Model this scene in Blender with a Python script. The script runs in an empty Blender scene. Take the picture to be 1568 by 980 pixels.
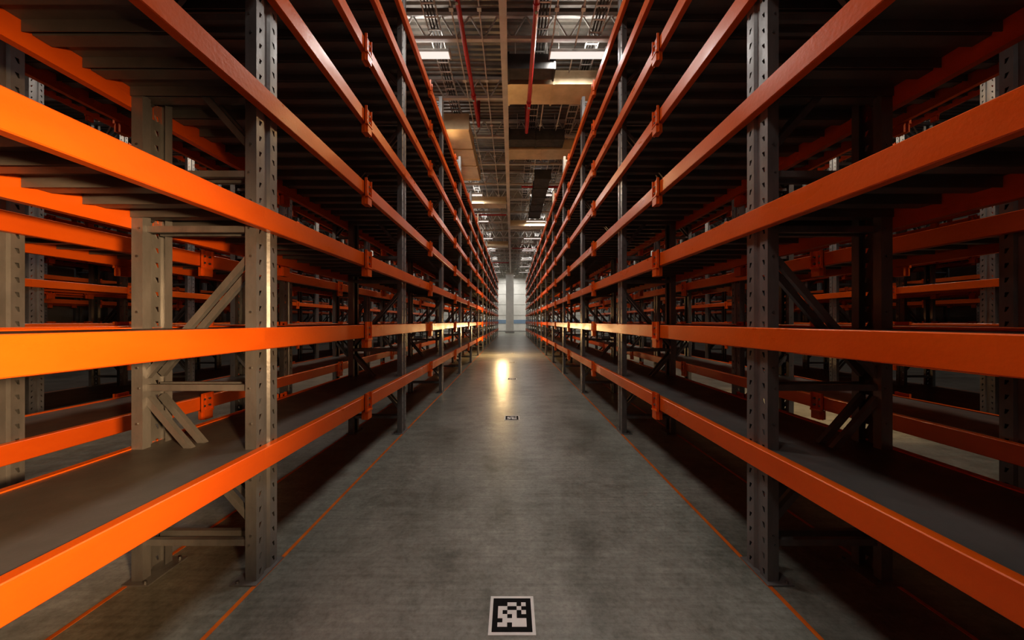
import bpy, math, random
from mathutils import Vector, Matrix
random.seed(4)
scene=bpy.context.scene
COL=scene.collection

# ------------------------------------------------------------ materials
def new_mat(name):
    m=bpy.data.materials.new(name); m.use_nodes=True
    nt=m.node_tree; nt.nodes.clear()
    out=nt.nodes.new('ShaderNodeOutputMaterial'); b=nt.nodes.new('ShaderNodeBsdfPrincipled')
    nt.links.new(b.outputs[0],out.inputs[0])
    return m,nt,b
def surf(name,c1,c2,rough=(.3,.5),metal=0,scale=4,bump=.0,bscale=40,stretch=(1,1,1),spec=.5,coat=0,wear=None):
    m,nt,b=new_mat(name); N=nt.nodes.new; L=nt.links.new
    tc=N('ShaderNodeTexCoord'); mp=N('ShaderNodeMapping'); mp.inputs['Scale'].default_value=stretch
    L(tc.outputs['Object'],mp.inputs[0])
    n=N('ShaderNodeTexNoise'); n.inputs['Scale'].default_value=scale; n.inputs['Detail'].default_value=8; n.inputs['Roughness'].default_value=.62
    L(mp.outputs[0],n.inputs[0])
    r=N('ShaderNodeValToRGB'); r.color_ramp.elements[0].position=.35; r.color_ramp.elements[1].position=.68
    r.color_ramp.elements[0].color=(*c1,1); r.color_ramp.elements[1].color=(*c2,1)
    L(n.outputs['Fac'],r.inputs[0]); src=r.outputs[0]
    if wear:
        nw=N('ShaderNodeTexNoise'); nw.inputs['Scale'].default_value=26; nw.inputs['Detail'].default_value=9; nw.inputs['Roughness'].default_value=.7
        L(mp.outputs[0],nw.inputs[0])
        rw=N('ShaderNodeValToRGB'); rw.color_ramp.elements[0].position=.66; rw.color_ramp.elements[1].position=.74
        rw.color_ramp.elements[0].color=(0,0,0,1); rw.color_ramp.elements[1].color=(.6,.6,.6,1)
        L(nw.outputs['Fac'],rw.inputs[0])
        mw=N('ShaderNodeMix'); mw.data_type='RGBA'; L(rw.outputs[0],mw.inputs[0]); L(src,mw.inputs[6]); mw.inputs[7].default_value=(*wear,1); src=mw.outputs[2]
    L(src,b.inputs['Base Color'])
    mr=N('ShaderNodeMapRange'); mr.inputs['From Min'].default_value=.3; mr.inputs['From Max'].default_value=.7
    mr.inputs['To Min'].default_value=rough[0]; mr.inputs['To Max'].default_value=rough[1]
    n2=N('ShaderNodeTexNoise'); n2.inputs['Scale'].default_value=scale*2.3; n2.inputs['Detail'].default_value=6
    L(mp.outputs[0],n2.inputs[0]); L(n2.outputs['Fac'],mr.inputs[0]); L(mr.outputs[0],b.inputs['Roughness'])
    b.inputs['Metallic'].default_value=metal
    b.inputs['Specular IOR Level'].default_value=spec
    b.inputs['Coat Weight'].default_value=coat
    if bump:
        n3=N('ShaderNodeTexNoise'); n3.inputs['Scale'].default_value=bscale; n3.inputs['Detail'].default_value=6
        L(tc.outputs['Object'],n3.inputs[0])
        bp=N('ShaderNodeBump'); bp.inputs['Strength'].default_value=bump; bp.inputs['Distance'].default_value=.01
        L(n3.outputs['Fac'],bp.inputs['Height']); L(bp.outputs[0],b.inputs['Normal'])
    return m
def emis(name,c,s):
    m=bpy.data.materials.new(name); m.use_nodes=True; nt=m.node_tree; nt.nodes.clear()
    out=nt.nodes.new('ShaderNodeOutputMaterial'); e=nt.nodes.new('ShaderNodeEmission')
    e.inputs[0].default_value=(*c,1); e.inputs[1].default_value=s
    nt.links.new(e.outputs[0],out.inputs[0]); return m

M_ORANGE=surf('orange_powder_coat',(.74,.122,.007),(.86,.160,.010),(.26,.40),scale=3,bump=.08,bscale=60,stretch=(1,.4,1),wear=(.45,.08,.012))
M_GREY=surf('upright_grey_steel',(.19,.187,.183),(.32,.314,.308),(.28,.45),metal=.4,scale=5,bump=.1,bscale=50,stretch=(1,1,.35),wear=(.10,.095,.09))
M_DECK=surf('deck_grey_paint',(.130,.124,.117),(.19,.181,.17),(.30,.46),metal=.15,scale=2.5,bump=.05,bscale=80)
M_BOLT=surf('bolt_steel',(.18,.18,.18),(.3,.3,.29),(.35,.5),metal=.8,scale=10)
M_CEIL=surf('ceiling_galvanised',(.22,.20,.175),(.40,.37,.32),(.35,.6),metal=.4,scale=1.2)
M_TRUSS=surf('truss_paint',(.55,.53,.50),(.72,.69,.65),(.4,.6),metal=.1,scale=2)
M_DUCT=surf('duct_galvanised_warm_lit',(.60,.47,.30),(.78,.62,.42),(.34,.52),metal=.6,scale=2.2,bump=.15,bscale=6)  # warm reflected light is tinted into the metal colour
M_DARK=surf('duct_insulation_dark',(.03,.03,.03),(.07,.065,.06),(.5,.7),scale=4)
M_RED=surf('red_pipe_paint',(.34,.012,.015),(.46,.025,.025),(.3,.45),scale=4)
M_WALL=surf('wall_panel_white',(.64,.64,.61),(.76,.76,.73),(.5,.7),scale=1.0)
M_SIDEW=surf('side_wall_panel',(.30,.30,.29),(.38,.38,.37),(.5,.7),scale=1.0)
M_BLUE=surf('blue_stripe_paint',(.22,.32,.45),(.26,.36,.50),(.4,.6),scale=3)
M_LINE=surf('orange_floor_tape',(.62,.14,.018),(.80,.21,.025),(.35,.6),scale=9)
M_WHITE=surf('tag_white_vinyl',(.82,.81,.77),(.92,.91,.87),(.5,.7),scale=12)
M_BLACK=surf('tag_black_vinyl',(.010,.010,.010),(.02,.02,.02),(.7,.8),scale=12,spec=.15)
M_HOUS=surf('fixture_white_enamel',(.6,.6,.58),(.7,.7,.68),(.3,.4),scale=5)
M_TUBE=emis('lamp_diffuser',(1,.88,.80),.85)
M_WARMF=emis('warm_bulb_glass',(1,.68,.34),3)
M_WIN=emis('window_daylight',(.9,.95,1),1.3)

# floor
def floor_mat():
    m,nt,b=new_mat('concrete_floor'); N=nt.nodes.new; L=nt.links.new
    tc=N('ShaderNodeTexCoord')
    def noise(s,d=8,r=.6,st=None):
        n=N('ShaderNodeTexNoise'); n.inputs['Scale'].default_value=s; n.inputs['Detail'].default_value=d; n.inputs['Roughness'].default_value=r
        if st:
            mp=N('ShaderNodeMapping'); mp.inputs['Scale'].default_value=st; L(tc.outputs['Object'],mp.inputs[0]); L(mp.outputs[0],n.inputs[0])
        else: L(tc.outputs['Object'],n.inputs[0])
        return n
    def ramp(src,p0,c0,p1,c1):
        r=N('ShaderNodeValToRGB'); e=r.color_ramp.elements
        e[0].position=p0; e[0].color=(*c0,1); e[1].position=p1; e[1].color=(*c1,1)
        L(src.outputs['Fac'],r.inputs[0]); return r
    def mul(a,b2):
        mx=N('ShaderNodeMix'); mx.data_type='RGBA'; mx.blend_type='MULTIPLY'; mx.inputs[0].default_value=1
        L(a,mx.inputs[6]); L(b2.outputs[0],mx.inputs[7]); return mx.outputs[2]
    a=ramp(noise(.8,10,.6),.3,(.235,.240,.212),.7,(.39,.39,.345))
    c=noise(9,10,.75)
    o=mul(a.outputs[0],ramp(c,.28,(.72,.72,.71),.68,(1.10,1.10,1.09)))
    o=mul(o,ramp(noise(8,6,.6,(.2,5,1)),.35,(.86,.86,.86),.62,(1.05,1.05,1.05)))
    o=mul(o,ramp(noise(1.7,8,.7),.32,(.60,.60,.57),.52,(1,1,1)))
    o=mul(o,ramp(noise(3.6,10,.75),.34,(.72,.72,.70),.50,(1,1,1)))
    o=mul(o,ramp(noise(38,6,.7),.30,(.74,.74,.74),.55,(1.03,1.03,1.03)))
    L(o,b.inputs['Base Color'])
    mr=N('ShaderNodeMapRange'); mr.inputs['From Min'].default_value=.3; mr.inputs['From Max'].default_value=.7
    mr.inputs['To Min'].default_value=.26; mr.inputs['To Max'].default_value=.46
    L(c.outputs['Fac'],mr.inputs[0]); L(mr.outputs[0],b.inputs['Roughness'])
    bp=N('ShaderNodeBump'); bp.inputs['Strength'].default_value=.10; bp.inputs['Distance'].default_value=.01
    f=noise(60,6,.7); L(f.outputs['Fac'],bp.inputs['Height']); L(bp.outputs[0],b.inputs['Normal'])
    b.inputs['Specular IOR Level'].default_value=.4
    return m
M_FLOOR=floor_mat()

# ------------------------------------------------------------ mesh builder
class MB:
    def __init__(s): s.v=[]; s.f=[]; s.m=[]; s.mats=[]
    def mi(s,mat):
        if mat not in s.mats: s.mats.append(mat)
        return s.mats.index(mat)
    def face(s,pts,mat):
        n=len(s.v); s.v+=[tuple(p) for p in pts]; s.f.append(tuple(range(n,n+len(pts)))); s.m.append(s.mi(mat))
    def box(s,a,b,mat):
        x0,y0,z0=a; x1,y1,z1=b; n=len(s.v); k=s.mi(mat)
        s.v+=[(x0,y0,z0),(x1,y0,z0),(x1,y1,z0),(x0,y1,z0),(x0,y0,z1),(x1,y0,z1),(x1,y1,z1),(x0,y1,z1)]
        for q in ((0,3,2,1),(4,5,6,7),(0,1,5,4),(1,2,6,5),(2,3,7,6),(3,0,4,7)):
            s.f.append(tuple(n+i for i in q)); s.m.append(k)
    def prism(s,prof,p0,p1,u,w,mat,caps=True):
        p0=Vector(p0);p1=Vector(p1);u=Vector(u);w=Vector(w);n=len(s.v);c=len(prof);k=s.mi(mat)
        for p in (p0,p1):
            for a,b in prof: s.v.append(tuple(p+u*a+w*b))
        for i in range(c):
            j=(i+1)%c; s.f.append((n+i,n+j,n+c+j,n+c+i)); s.m.append(k)
        if caps:
            s.f.append(tuple(n+i for i in reversed(range(c)))); s.m.append(k)
            s.f.append(tuple(n+c+i for i in range(c))); s.m.append(k)
    def cyl(s,p0,p1,r,mat,seg=10):
        p0=Vector(p0);p1=Vector(p1);d=(p1-p0).normalized()
        u=d.orthogonal().normalized(); w=d.cross(u)
        s.prism([(r*math.cos(2*math.pi*i/seg),r*math.sin(2*math.pi*i/seg)) for i in range(seg)],p0,p1,u,w,mat)
    def strut(s,p0,p1,wd,th,mat,side=(0,1,0)):
        p0=Vector(p0);p1=Vector(p1);d=(p1-p0).normalized();w=Vector(side);u=d.cross(w).normalized()
        h=wd/2;t=.004
        prof=[(-h,0),(h,0),(h,th),(h-t,th),(h-t,t),(-h+t,t),(-h+t,th),(-h,th)]
        s.prism(prof,p0,p1,u,w,mat)
    def mesh(s,name,flipx=False):
        me=bpy.data.meshes.new(name)
        v=[(-a,b,c) for a,b,c in s.v] if flipx else s.v
        f=[tuple(reversed(q)) for q in s.f] if flipx else s.f
        me.from_pydata(v,[],f)
        for m in s.mats: me.materials.append(m)
        me.polygons.foreach_set('material_index',s.m); me.update(); return me
def obj(name,me,loc=(0,0,0),parent=None,rot=None):
    o=bpy.data.objects.new(name,me); o.location=loc
    if rot: o.rotation_euler=rot
    if parent: o.parent=parent
    COL.objects.link(o); return o
def empty(name,loc=(0,0,0)):
    e=bpy.data.objects.new(name,None); e.location=loc; e.empty_display_size=.2; COL.objects.link(e); return e

# ------------------------------------------------------------ rack dims
H=1.40; D=.67; BAY=2.41; PW=.16; TOP=5.8
LEV=[.718+.648*k for k in range(8)]
BH=.116; BT=.045; SPL=1.28

def post(mb,xo,dirx,y0=0):
    def P(a,y,z): return (xo+dirx*a,y0+y,z)
    prof=[(.06,.042),(.06,0),(0,0),(0,.056),(.013,.066),(.013,.094),(0,.104),(0,.16),(.06,.16),(.06,.118)]
    for i in range(len(prof)-1):
        a,b=prof[i],prof[i+1]
        if i in (2,6):
            pitch=.084; n=int(TOP/pitch); ya,yb=a[1],b[1]; yc=(ya+yb)/2
            for k in range(n):
                z0=k*pitch; z1=z0+pitch if k<n-1 else TOP; zc=z0+pitch/2
                sg=1 if i==2 else -1
                O=[(ya,z0),(yb,z0),(yb,z1),(ya,z1)]
                I=[(yc-.004-.004*sg,zc-.015),(yc+.004-.004*sg,zc-.015),(yc+.009+.004*sg,zc+.013),(yc-.009+.004*sg,zc+.013)]
                for q in range(4):
                    r=(q+1)%4
                    mb.face([P(0,*O[q]),P(0,*O[r]),P(0,*I[r]),P(0,*I[q])],M_GREY)
                    mb.face([P(0,*I[q]),P(0,*I[r]),P(.004,*I[r]),P(.004,*I[q])],M_GREY)
        else:
            mb.face([P(a[0],a[1],0),P(b[0],b[1],0),P(b[0],b[1],TOP),P(a[0],a[1],TOP)],M_GREY)
    for z in [.25+.3*k for k in range(19)]:
        mb.cyl(P(.03,-.004,z),P(.03,.003,z),.007,M_BOLT,6)
    mb.box((min(xo+dirx*-.02,xo+dirx*.12),y0-.03,0),(max(xo+dirx*-.02,xo+dirx*.12),y0+PW+.03,.008),M_GREY)
    for yy in (-.015,PW+.015): mb.cyl(P(.09,yy,0),P(.09,yy,.02),.008,M_BOLT,6)

def frame(mb):
    post(mb,0,-1); post(mb,-D,1)
    xa,xb=-.05,-D+.05
    for y in (.02,.10):
        for z in (.20,1.04,1.90,2.20,3.05,3.92,4.25,5.05,5.70):
            mb.strut((xa,y,z),(xb,y,z),.034,.025,M_GREY)
        for (za,zb) in ((.32,.98),(1.76,1.10),(2.34,2.99),(3.80,3.11),(4.38,4.98),(5.62,5.12)):
            mb.strut((xa,y,za),(xb,y,zb),.034,.025,M_GREY)
    for z in (.20,1.04,1.90,2.20,3.05,3.92,4.25,5.05,5.70):
        for x in (xa+.01,xb-.01): mb.cyl((x,-.003,z),(x,.163,z),.006,M_BOLT,6)

def beam(mb,x,d,zt,y0,y1):
    t=BT;c=.004
    prof=[(0,0),(0,-BH),(t-c,-BH),(t,-BH+c),(t,-c),(t-c,0)]
    mb.prism(prof,(x,y0,zt),(x,y1,zt),(d,0,0),(0,0,1),M_ORANGE,caps=True)

def bracket(mb,x,d,zt,yc):
    X=x+d*BT
    def B(a,b,mat=M_ORANGE):
        p=(min(X+d*a[0],X+d*b[0]),yc+a[1],zt+a[2]); q=(max(X+d*a[0],X+d*b[0]),yc+b[1],zt+b[2])
        mb.box(p,q,mat)
    B((0,-.055,-.205),(.006,.055,.03))
    B((0,-.055,-.135),(.026,-.047,.03)); B((0,.047,-.135),(.026,.055,.03))
    B((-.03,-.042,-.205),(.028,.042,-.125)); B((0.0,-.050,-.135),(.033,.050,-.122))
    B((0,-.010,-.118),(.014,.010,.015))
    for yy in (-.028,.028):
        for zz in (-.025,-.085):
            mb.cyl((X,yc+yy,zt+zz),(X+d*.018,yc+yy,zt+zz),.010,M_BOLT,8)

def deck(mb,zt,y0,y1):
    z=zt-.006
    mb.box((-D-.0,y0,z-.004),(0,y1,z),M_DECK)
    n=12; w=(y1-y0)/n
    for k in range(n):
        a=y0+k*w
        prof=[(0.0,-.004),(.012,-.042),(w*.36,-.042),(w*.36+.012,-.004)]
        mb.prism(prof,(-D+.004,a+.012,z),(-.004,a+.012,z),(0,1,0),(0,0,1),M_DECK)
        mb.box((-D+.004,a+w-.010,z-.052),(-.004,a+w-.006,z-.004),M_DECK)

def bay_mesh(last=False):
    mb=MB(); frame(mb)
    if not last:
        for zt in LEV:
            beam(mb,0,1,zt,0,BAY); beam(mb,-D,-1,zt,0,BAY)
            bracket(mb,0,1,zt,SPL); bracket(mb,-D,-1,zt,SPL)
            deck(mb,zt,0,BAY)
            for x in (-.03,-D+.01):
                mb.cyl((x,.08,zt-.05),(x+.02,.08,zt-.05),.012,M_BOLT,6)
    return mb
b1=bay_mesh(); b2=bay_mesh(True)
ME={False:(b1.mesh('rack_bay'),b2.mesh('rack_end_frame')),True:(b1.mesh('rack_bay_mirrored',True),b2.mesh('rack_end_frame_mirrored',True))}

Y0=1.82; K0=-2; K1=13
def row(xfront,right,oy=0):
    e=empty('storage_rack',(xfront,0,0))
    for k in range(K0,K1):
        obj('bay_%d'%(k-K0+1),ME[right][0],(0,Y0+oy+k*BAY,0),e)
    obj('end_frame',ME[right][1],(0,Y0+oy+K1*BAY,0),e)
for x,oy in ((1.37,0),(2.84,0),(7.0,.69),(8.47,.69),(12.6,0),(14.1,0)):
    row(-x,False,oy); row(x,True,oy)

# ------------------------------------------------------------ shell
YB,YE,XW,ZC=-6,45,18,8.0
mb=MB(); mb.box((-XW,YB,-.2),(XW,YE,0),M_FLOOR); obj('floor',mb.mesh('floor'))
mb=MB(); y=YB; p=.16; pts=[]
while y<YE:
    pts+=[(y,ZC),(y+.05,ZC),(y+.07,ZC-.05),(y+.14,ZC-.05)]; y+=p
pts.append((YE,ZC))
for i in range(len(pts)-1):
    (a,za),(b,zb)=pts[i],pts[i+1]
    mb.face([(-XW,a,za),(-XW,b,zb),(XW,b,zb),(XW,a,za)],M_CEIL)
mb.box((-XW,YB,ZC+.02),(XW,YE,ZC+.15),M_CEIL)
obj('ceiling',mb.mesh('ceiling'))
def wall(name,a,b,mat,joints=None,axis='x'):
    mb=MB(); mb.box(a,b,mat)
    if joints: joints(mb)
    return obj(name,mb.mesh(name))
def ej(mb):
    for i in range(-9,10):
        mb.box((i*2-.02,YE-.02,0),(i*2+.02,YE,ZC),M_SIDEW)
    for z in (2.2,3.6,5.0,6.4):
        mb.box((-XW,YE-.02,z-.02),(XW,YE,z+.02),M_SIDEW)
    mb.box((-XW,YE-.03,1.1),(XW,YE,1.6),M_BLUE)
    mb.box((-XW,YE-.05,0),(XW,YE,.18),M_SIDEW)
wall('wall_end',(-XW,YE,0),(XW,YE+.2,ZC),M_WALL,ej)
wall('wall_back',(-XW,YB-.2,0),(XW,YB,ZC),M_SIDEW)
def sj(sx):
    def f(mb):
        for i in range(0,17):
            yy=YB+i*3; mb.box((min(sx*XW,sx*(XW-.15)),yy,0),(max(sx*XW,sx*(XW-.15)),yy+.2,ZC),M_TRUSS)
    return f
wall('wall_left',(-XW-.2,YB,0),(-XW,YE,ZC),M_SIDEW,sj(-1))
wall('wall_right',(XW,YB,0),(XW+.2,YE,ZC),M_SIDEW,sj(1))
wn=1; WZ0,WZ1=3.65,4.15
for sx in (-1,1):
    for i in range(1,16,2):
        y=YB+i*3+.7
        mb=MB(); xa=sx*(XW-.03); xb=sx*XW
        mb.box((min(xa,xb),y,WZ0),(max(xa,xb),y+1.2,WZ1),M_WIN)
        t=.06; xa=sx*(XW-.08)
        lo,hi=min(xa,xb),max(xa,xb)
        for q in (((lo,y-t,WZ0-t),(hi,y+1.2+t,WZ0)),((lo,y-t,WZ1),(hi,y+1.2+t,WZ1+t)),((lo,y-t,WZ0),(hi,y,WZ1)),((lo,y+1.2,WZ0),(hi,y+1.2+t,WZ1)),((lo,y+.58,WZ0),(hi,y+.62,WZ1))):
            mb.box(q[0],q[1],M_HOUS)
        obj('window_%d'%wn,mb.mesh('window')); wn+=1
mb=MB(); mb.box((-.72,40.4,0),(.2,41.3,ZC),M_WALL); mb.box((-.8,40.3,0),(.28,41.4,.25),M_SIDEW)
mb.box((-.8,40.3,7.3),(.28,41.4,7.5),M_WALL)
obj('column',mb.mesh('column'))

# ------------------------------------------------------------ ceiling structure
def truss_mesh():
    mb=MB(); zt,zb=7.88,7.38
    for z in (zt,zb):
        mb.box((-XW,-.05,z-.03),(XW,.05,z-.020),M_TRUSS); mb.box((-XW,-.05,z-.03),(XW,-.040,z+.035),M_TRUSS); mb.box((-XW,.040,z-.03),(XW,.05,z+.035),M_TRUSS)
    n=60; w=2*XW/n
    for i in range(n):
        x=-XW+i*w
        mb.cyl((x,0,zb),(x+w/2,0,zt),.02,M_TRUSS,6); mb.cyl((x+w/2,0,zt),(x+w,0,zb),.02,M_TRUSS,6)
    return mb.mesh('roof_truss')
TM=truss_mesh()
y=-4.2
while y<YE-1:
    obj('roof_truss',TM,(0,y,0)); y+=1.9
def ibeam(mb,p0,p1,w,h,mat):
    t=.012; prof=[(-w/2,0),(w/2,0),(w/2,t),(t/2,t),(t/2,h-t),(w/2,h-t),(w/2,h),(-w/2,h),(-w/2,h-t),(-t/2,h-t),(-t/2,t),(-w/2,t)]
    d=(Vector(p1)-Vector(p0)).normalized(); u=Vector((0,0,1)).cross(d)
    mb.prism(prof,p0,p1,u,(0,0,1),mat)
for x in (-.17,-9.1,8.9):
    mb=MB(); ibeam(mb,(x,YB,7.1),(x,YE,7.1),.14,.3,M_TRUSS)
    yy=YB+1
    while yy<YE:
        mb.cyl((x,yy,7.38),(x,yy,7.9),.012,M_TRUSS,6); yy+=1.9
    obj('ceiling_girder',mb.mesh('ceiling_girder'))
for x in (-1.15,-.62,.85,1.35):
    mb=MB(); mb.cyl((x,YB,7.3),(x,YE-.06,7.3),.016,M_TRUSS,6)
    yy=YB+1
    while yy<YE-.2: mb.cyl((x,yy,7.3),(x,yy,7.4),.006,M_TRUSS,5); mb.box((x-.04,yy-.04,7.27),(x+.04,yy+.04,7.32),M_TRUSS); yy+=1.9
    obj('conduit_rail',mb.mesh('conduit_rail'))
for x,z in ((-1.62,7.5),(.62,7.52),(1.75,7.45)):
    mb=MB()
    for s in (-.13,.13): mb.box((x+s-.008,YB,z),(x+s+.008,YE-.06,z+.06),M_TRUSS)
    yy=YB+.2
    while yy<YE-.2: mb.box((x-.13,yy,z),(x+.13,yy+.03,z+.012),M_TRUSS); yy+=.3
    for s in (-.06,0,.07): mb.cyl((x+s,YB,z+.03),(x+s,YE-.06,z+.03),.016,M_DARK,6)
    obj('cable_tray',mb.mesh('cable_tray'))
def duct(a,b,axis,mat=None):
    mat=mat or M_DUCT
    mb=MB(); mb.box(a,b,mat)
    i0,i1=a[axis],b[axis]; n=max(1,round((i1-i0)/1.1))
    for j in range(n+1):
        t=i0+(i1-i0)*j/n
        lo=list(a); hi=list(b)
        for q in range(3):
            if q!=axis: lo[q]-=.025; hi[q]+=.025
        lo[axis]=t-.02; hi[axis]=t+.02
        mb.box(lo,hi,mat)
    for fx in (.15,.85):
        px=a[0]+(b[0]-a[0])*(fx if axis==0 else .5); py=a[1]+(b[1]-a[1])*(fx if axis==1 else .5)
        mb.cyl((px,py,b[2]),(px,py,7.95),.01,M_TRUSS,6)
    obj('air_duct',mb.mesh('air_duct'))
duct((-.08,8.05,7.02),(4.2,8.8,7.35),0)
duct((-.08,7.55,7.02),(.95,7.9,7.35),0,M_DARK)
duct((-.08,11.1,7.02),(4.2,11.8,7.35),0)
duct((-.08,10.5,7.02),(1.6,10.95,7.35),0,M_DARK)
duct((-1.95,9.7,6.9),(-1.25,13.2,7.3),1)
duct((-4.5,16.2,7.02),(-.3,16.9,7.35),0)
duct((-.08,20.0,7.02),(4.5,20.8,7.35),0)
duct((.9,13.2,6.95),(1.5,18.2,7.25),1,M_DARK)
duct((-4.5,25.2,7.02),(-.3,25.9,7.35),0)
def pipe(pts,r=.035,drops=True):
    mb=MB()
    for a,b in zip(pts[:-1],pts[1:]):
        mb.cyl(a,b,r,M_RED,12)
        a=Vector(a);b=Vector(b);L=(b-a).length; n=max(1,int(L/2.4)); d=(b-a).normalized()
        if L>1.5:
            for i in range(n):
                p=a+d*(L*(i+.5)/n); mb.cyl(p-d*.05,p+d*.05,r*1.3,M_RED,12)
                if drops: mb.cyl(p,p-Vector((0,0,.12)),.012,M_RED,6); mb.cyl(p-Vector((0,0,.12)),p-Vector((0,0,.135)),.03,M_BOLT,8)
    obj('sprinkler_pipe',mb.mesh('sprinkler_pipe'))
pipe([(-.98,YB+.02,7.15),(-.98,10,7.15),(-.98,10,7.9)],.046)
pipe([(.42,YB+.02,6.85),(.42,9.8,6.85),(.42,9.8,7.9)],.046)
for y,a,b in ((18.2,-6,-.3),(26.5,-.0,6),(33,-6,-.3),(14.4,.4,6)):
    pipe([(a,y,7.1),(b,y,7.1)],.04,False)

# ------------------------------------------------------------ light fixtures
def fixture():
    mb=MB()
    prof=[(-.11,0),(.11,0),(.07,.09),(-.07,.09)]
    mb.prism(prof,(-.6,0,0),(.6,0,0),(0,1,0),(0,0,1),M_HOUS)
    mb.box((-.585,-.095,-.012),(.585,.095,-.001),M_TUBE)
    mb.box((-.61,-.115,-.02),(-.585,.115,.1),M_HOUS); mb.box((.585,-.115,-.02),(.61,.115,.1),M_HOUS)
    for x in (-.4,.4): mb.cyl((x,0,.09),(x,0,.72),.006,M_TRUSS,5)
    return mb.mesh('fluorescent_light')
FM=fixture()
def lamp(kind,name,loc,energy,color,parent=None,rot=(0,0,0),**kw):
    l=bpy.data.lights.new(name,kind); l.energy=energy; l.color=color
    for k,v in kw.items(): setattr(l,k,v)
    o=bpy.data.objects.new(name,l); o.location=loc; o.rotation_euler=rot
    if parent: o.parent=parent
    COL.objects.link(o); return o
def fix(x,y,z,e,c=(1,.96,.91),up=0):
    f=obj('fluorescent_light',FM,(x,y,z))
    lamp('AREA','lamp',(0,0,-.03),e,c,f,shape='RECTANGLE',size=1.15,size_y=.18)
    if up: lamp('AREA','ceiling_fill',(0,0,.11),up,c,f,rot=(math.pi,0,0),shape='RECTANGLE',size=1.1,size_y=.14)  # extra upward light added to brighten the ceiling
ys=[3.3+4.1*i-4.1 for i in range(11)]
for i,y in enumerate(ys):
    k=1 if i<5 else .5
    fix(1.42,y,7.2,66*k,up=8); fix(-1.95,y,7.2,66*k,up=8)
for i,y in enumerate(ys[::2]):
    for s in (-1,1):
        fix(s*6.2,y+1,6.1,85,c=(1,.88,.72)); fix(s*10.6,y+1,7.2,32)
for x in (-4,-.2,4): fix(x,43.2,7.2,110,(1,.95,.88))  # unseen fixtures added to brighten the end wall

# added pendants: side-aisle spots make floor pools, hidden rack-top pair warms the upper aisle
def pendant(x,y,z,e,kind='POINT',c=(1,.64,.30),**kw):
    p=empty('added_pendant_lamp',(x,y,z)); mb=MB()
    n=16; ring=[(.04,.16),(.06,.12),(.15,.02),(.16,0)]
    for i in range(len(ring)-1):
        for j in range(n):
            a=2*math.pi*j/n;b=2*math.pi*(j+1)/n
            (r0,z0),(r1,z1)=ring[i],ring[i+1]
            mb.face([(r0*math.cos(a),r0*math.sin(a),z0),(r1*math.cos(a),r1*math.sin(a),z1),(r1*math.cos(b),r1*math.sin(b),z1),(r0*math.cos(b),r0*math.sin(b),z0)],M_HOUS)
    mb.cyl((0,0,.15),(0,0,.22),.04,M_DARK,10); mb.cyl((0,0,.22),(0,0,7.9-z),.006,M_DARK,5)
    mb.cyl((0,0,.06),(0,0,.15),.03,M_WARMF,10)
    obj('shade',mb.mesh('pendant_shade'),parent=p)
    lamp(kind,'bulb',(0,0,-.03),e,c,p,shadow_soft_size=.06,**kw)
pendant(4.7,5.5,6.0,800,'SPOT',(1,.66,.32),spot_size=math.radians(34),spot_blend=.8)
pendant(4.9,13.5,6.0,500,'SPOT',(1,.66,.32),spot_size=math.radians(34),spot_blend=.8)
pendant(2.05,8.5,6.25,110)
pendant(-2.05,11.5,6.25,90)

# added warm fill spot on a made-up tripod, unseen behind the viewer
wl=empty('added_warm_fill',(.85,-.45,0))
mb=MB(); mb.cyl((0,0,.3),(0,0,1.4),.015,M_BOLT)
for a in range(3):
    t=a*2.094; mb.cyl((0,0,.6),(.35*math.cos(t),.35*math.sin(t),0),.012,M_BOLT)
mb.cyl((0,0,1.4),(0,0,1.44),.05,M_HOUS,12)
obj('stand',mb.mesh('added_fill_stand'),parent=wl)
d=(Vector((-1.4,.72,1.27))-Vector((.85,-.45,1.50))).to_track_quat('-Z','Y').to_euler()
lamp('SPOT','bulb',(0,0,1.50),880,(1,.65,.35),wl,rot=d,shadow_soft_size=.1,spot_size=math.radians(58),spot_blend=1)

# bare point light, no fixture, added for warm floor and beam highlights
lamp('POINT','warm_highlight_light',(-.40,14.0,1.05),150,(1,.66,.30),None,shadow_soft_size=.12)

# ------------------------------------------------------------ floor markings
mb=MB()
for s in (-1,1):
    for x in (1.36,2.04,2.86,3.55,6.97,9.15): mb.box((s*x-.011,YB,.0),(s*x+.011,YE-6,.0025),M_LINE)
obj('floor_marking_lines',mb.mesh('floor_marking_lines'))
PAT=["001101","110010","101101","110100","011111","110111"]
mb=MB(); S=.215; mb.box((-S/2,-S/2,0),(S/2,S/2,.002),M_WHITE); i=S/2-.015; mb.box((-i,-i,.002),(i,i,.003),M_BLACK)
q=.135/6
for r,rw in enumerate(PAT):
    for c,ch in enumerate(rw):
        if ch=='1':
            x=-.0675+c*q; y=.0675-(r+1)*q; mb.box((x,y,.003),(x+q,y+q,.0038),M_WHITE)
TG=mb.mesh('floor_fiducial_tag')
for y in (1.62,4.92,8.25,11.6,14.9): obj('floor_fiducial_tag',TG,(0,y,0))

# ------------------------------------------------------------ world & camera
w=bpy.data.worlds.new('world'); scene.world=w; w.use_nodes=True
w.node_tree.nodes['Background'].inputs[0].default_value=(.5,.55,.6,1); w.node_tree.nodes['Background'].inputs[1].default_value=.02
cam=bpy.data.cameras.new('camera'); co=bpy.data.objects.new('camera',cam); COL.objects.link(co)
co.location=(0,0,H); co.rotation_euler=(math.radians(90),0,0)
cam.sensor_width=36; cam.lens=36*520/1568; cam.shift_y=2/1568; cam.clip_start=.02; cam.clip_end=200
scene.camera=co
scene.view_settings.view_transform='Standard'
scene.view_settings.look='Medium High Contrast'
scene.view_settings.exposure=0
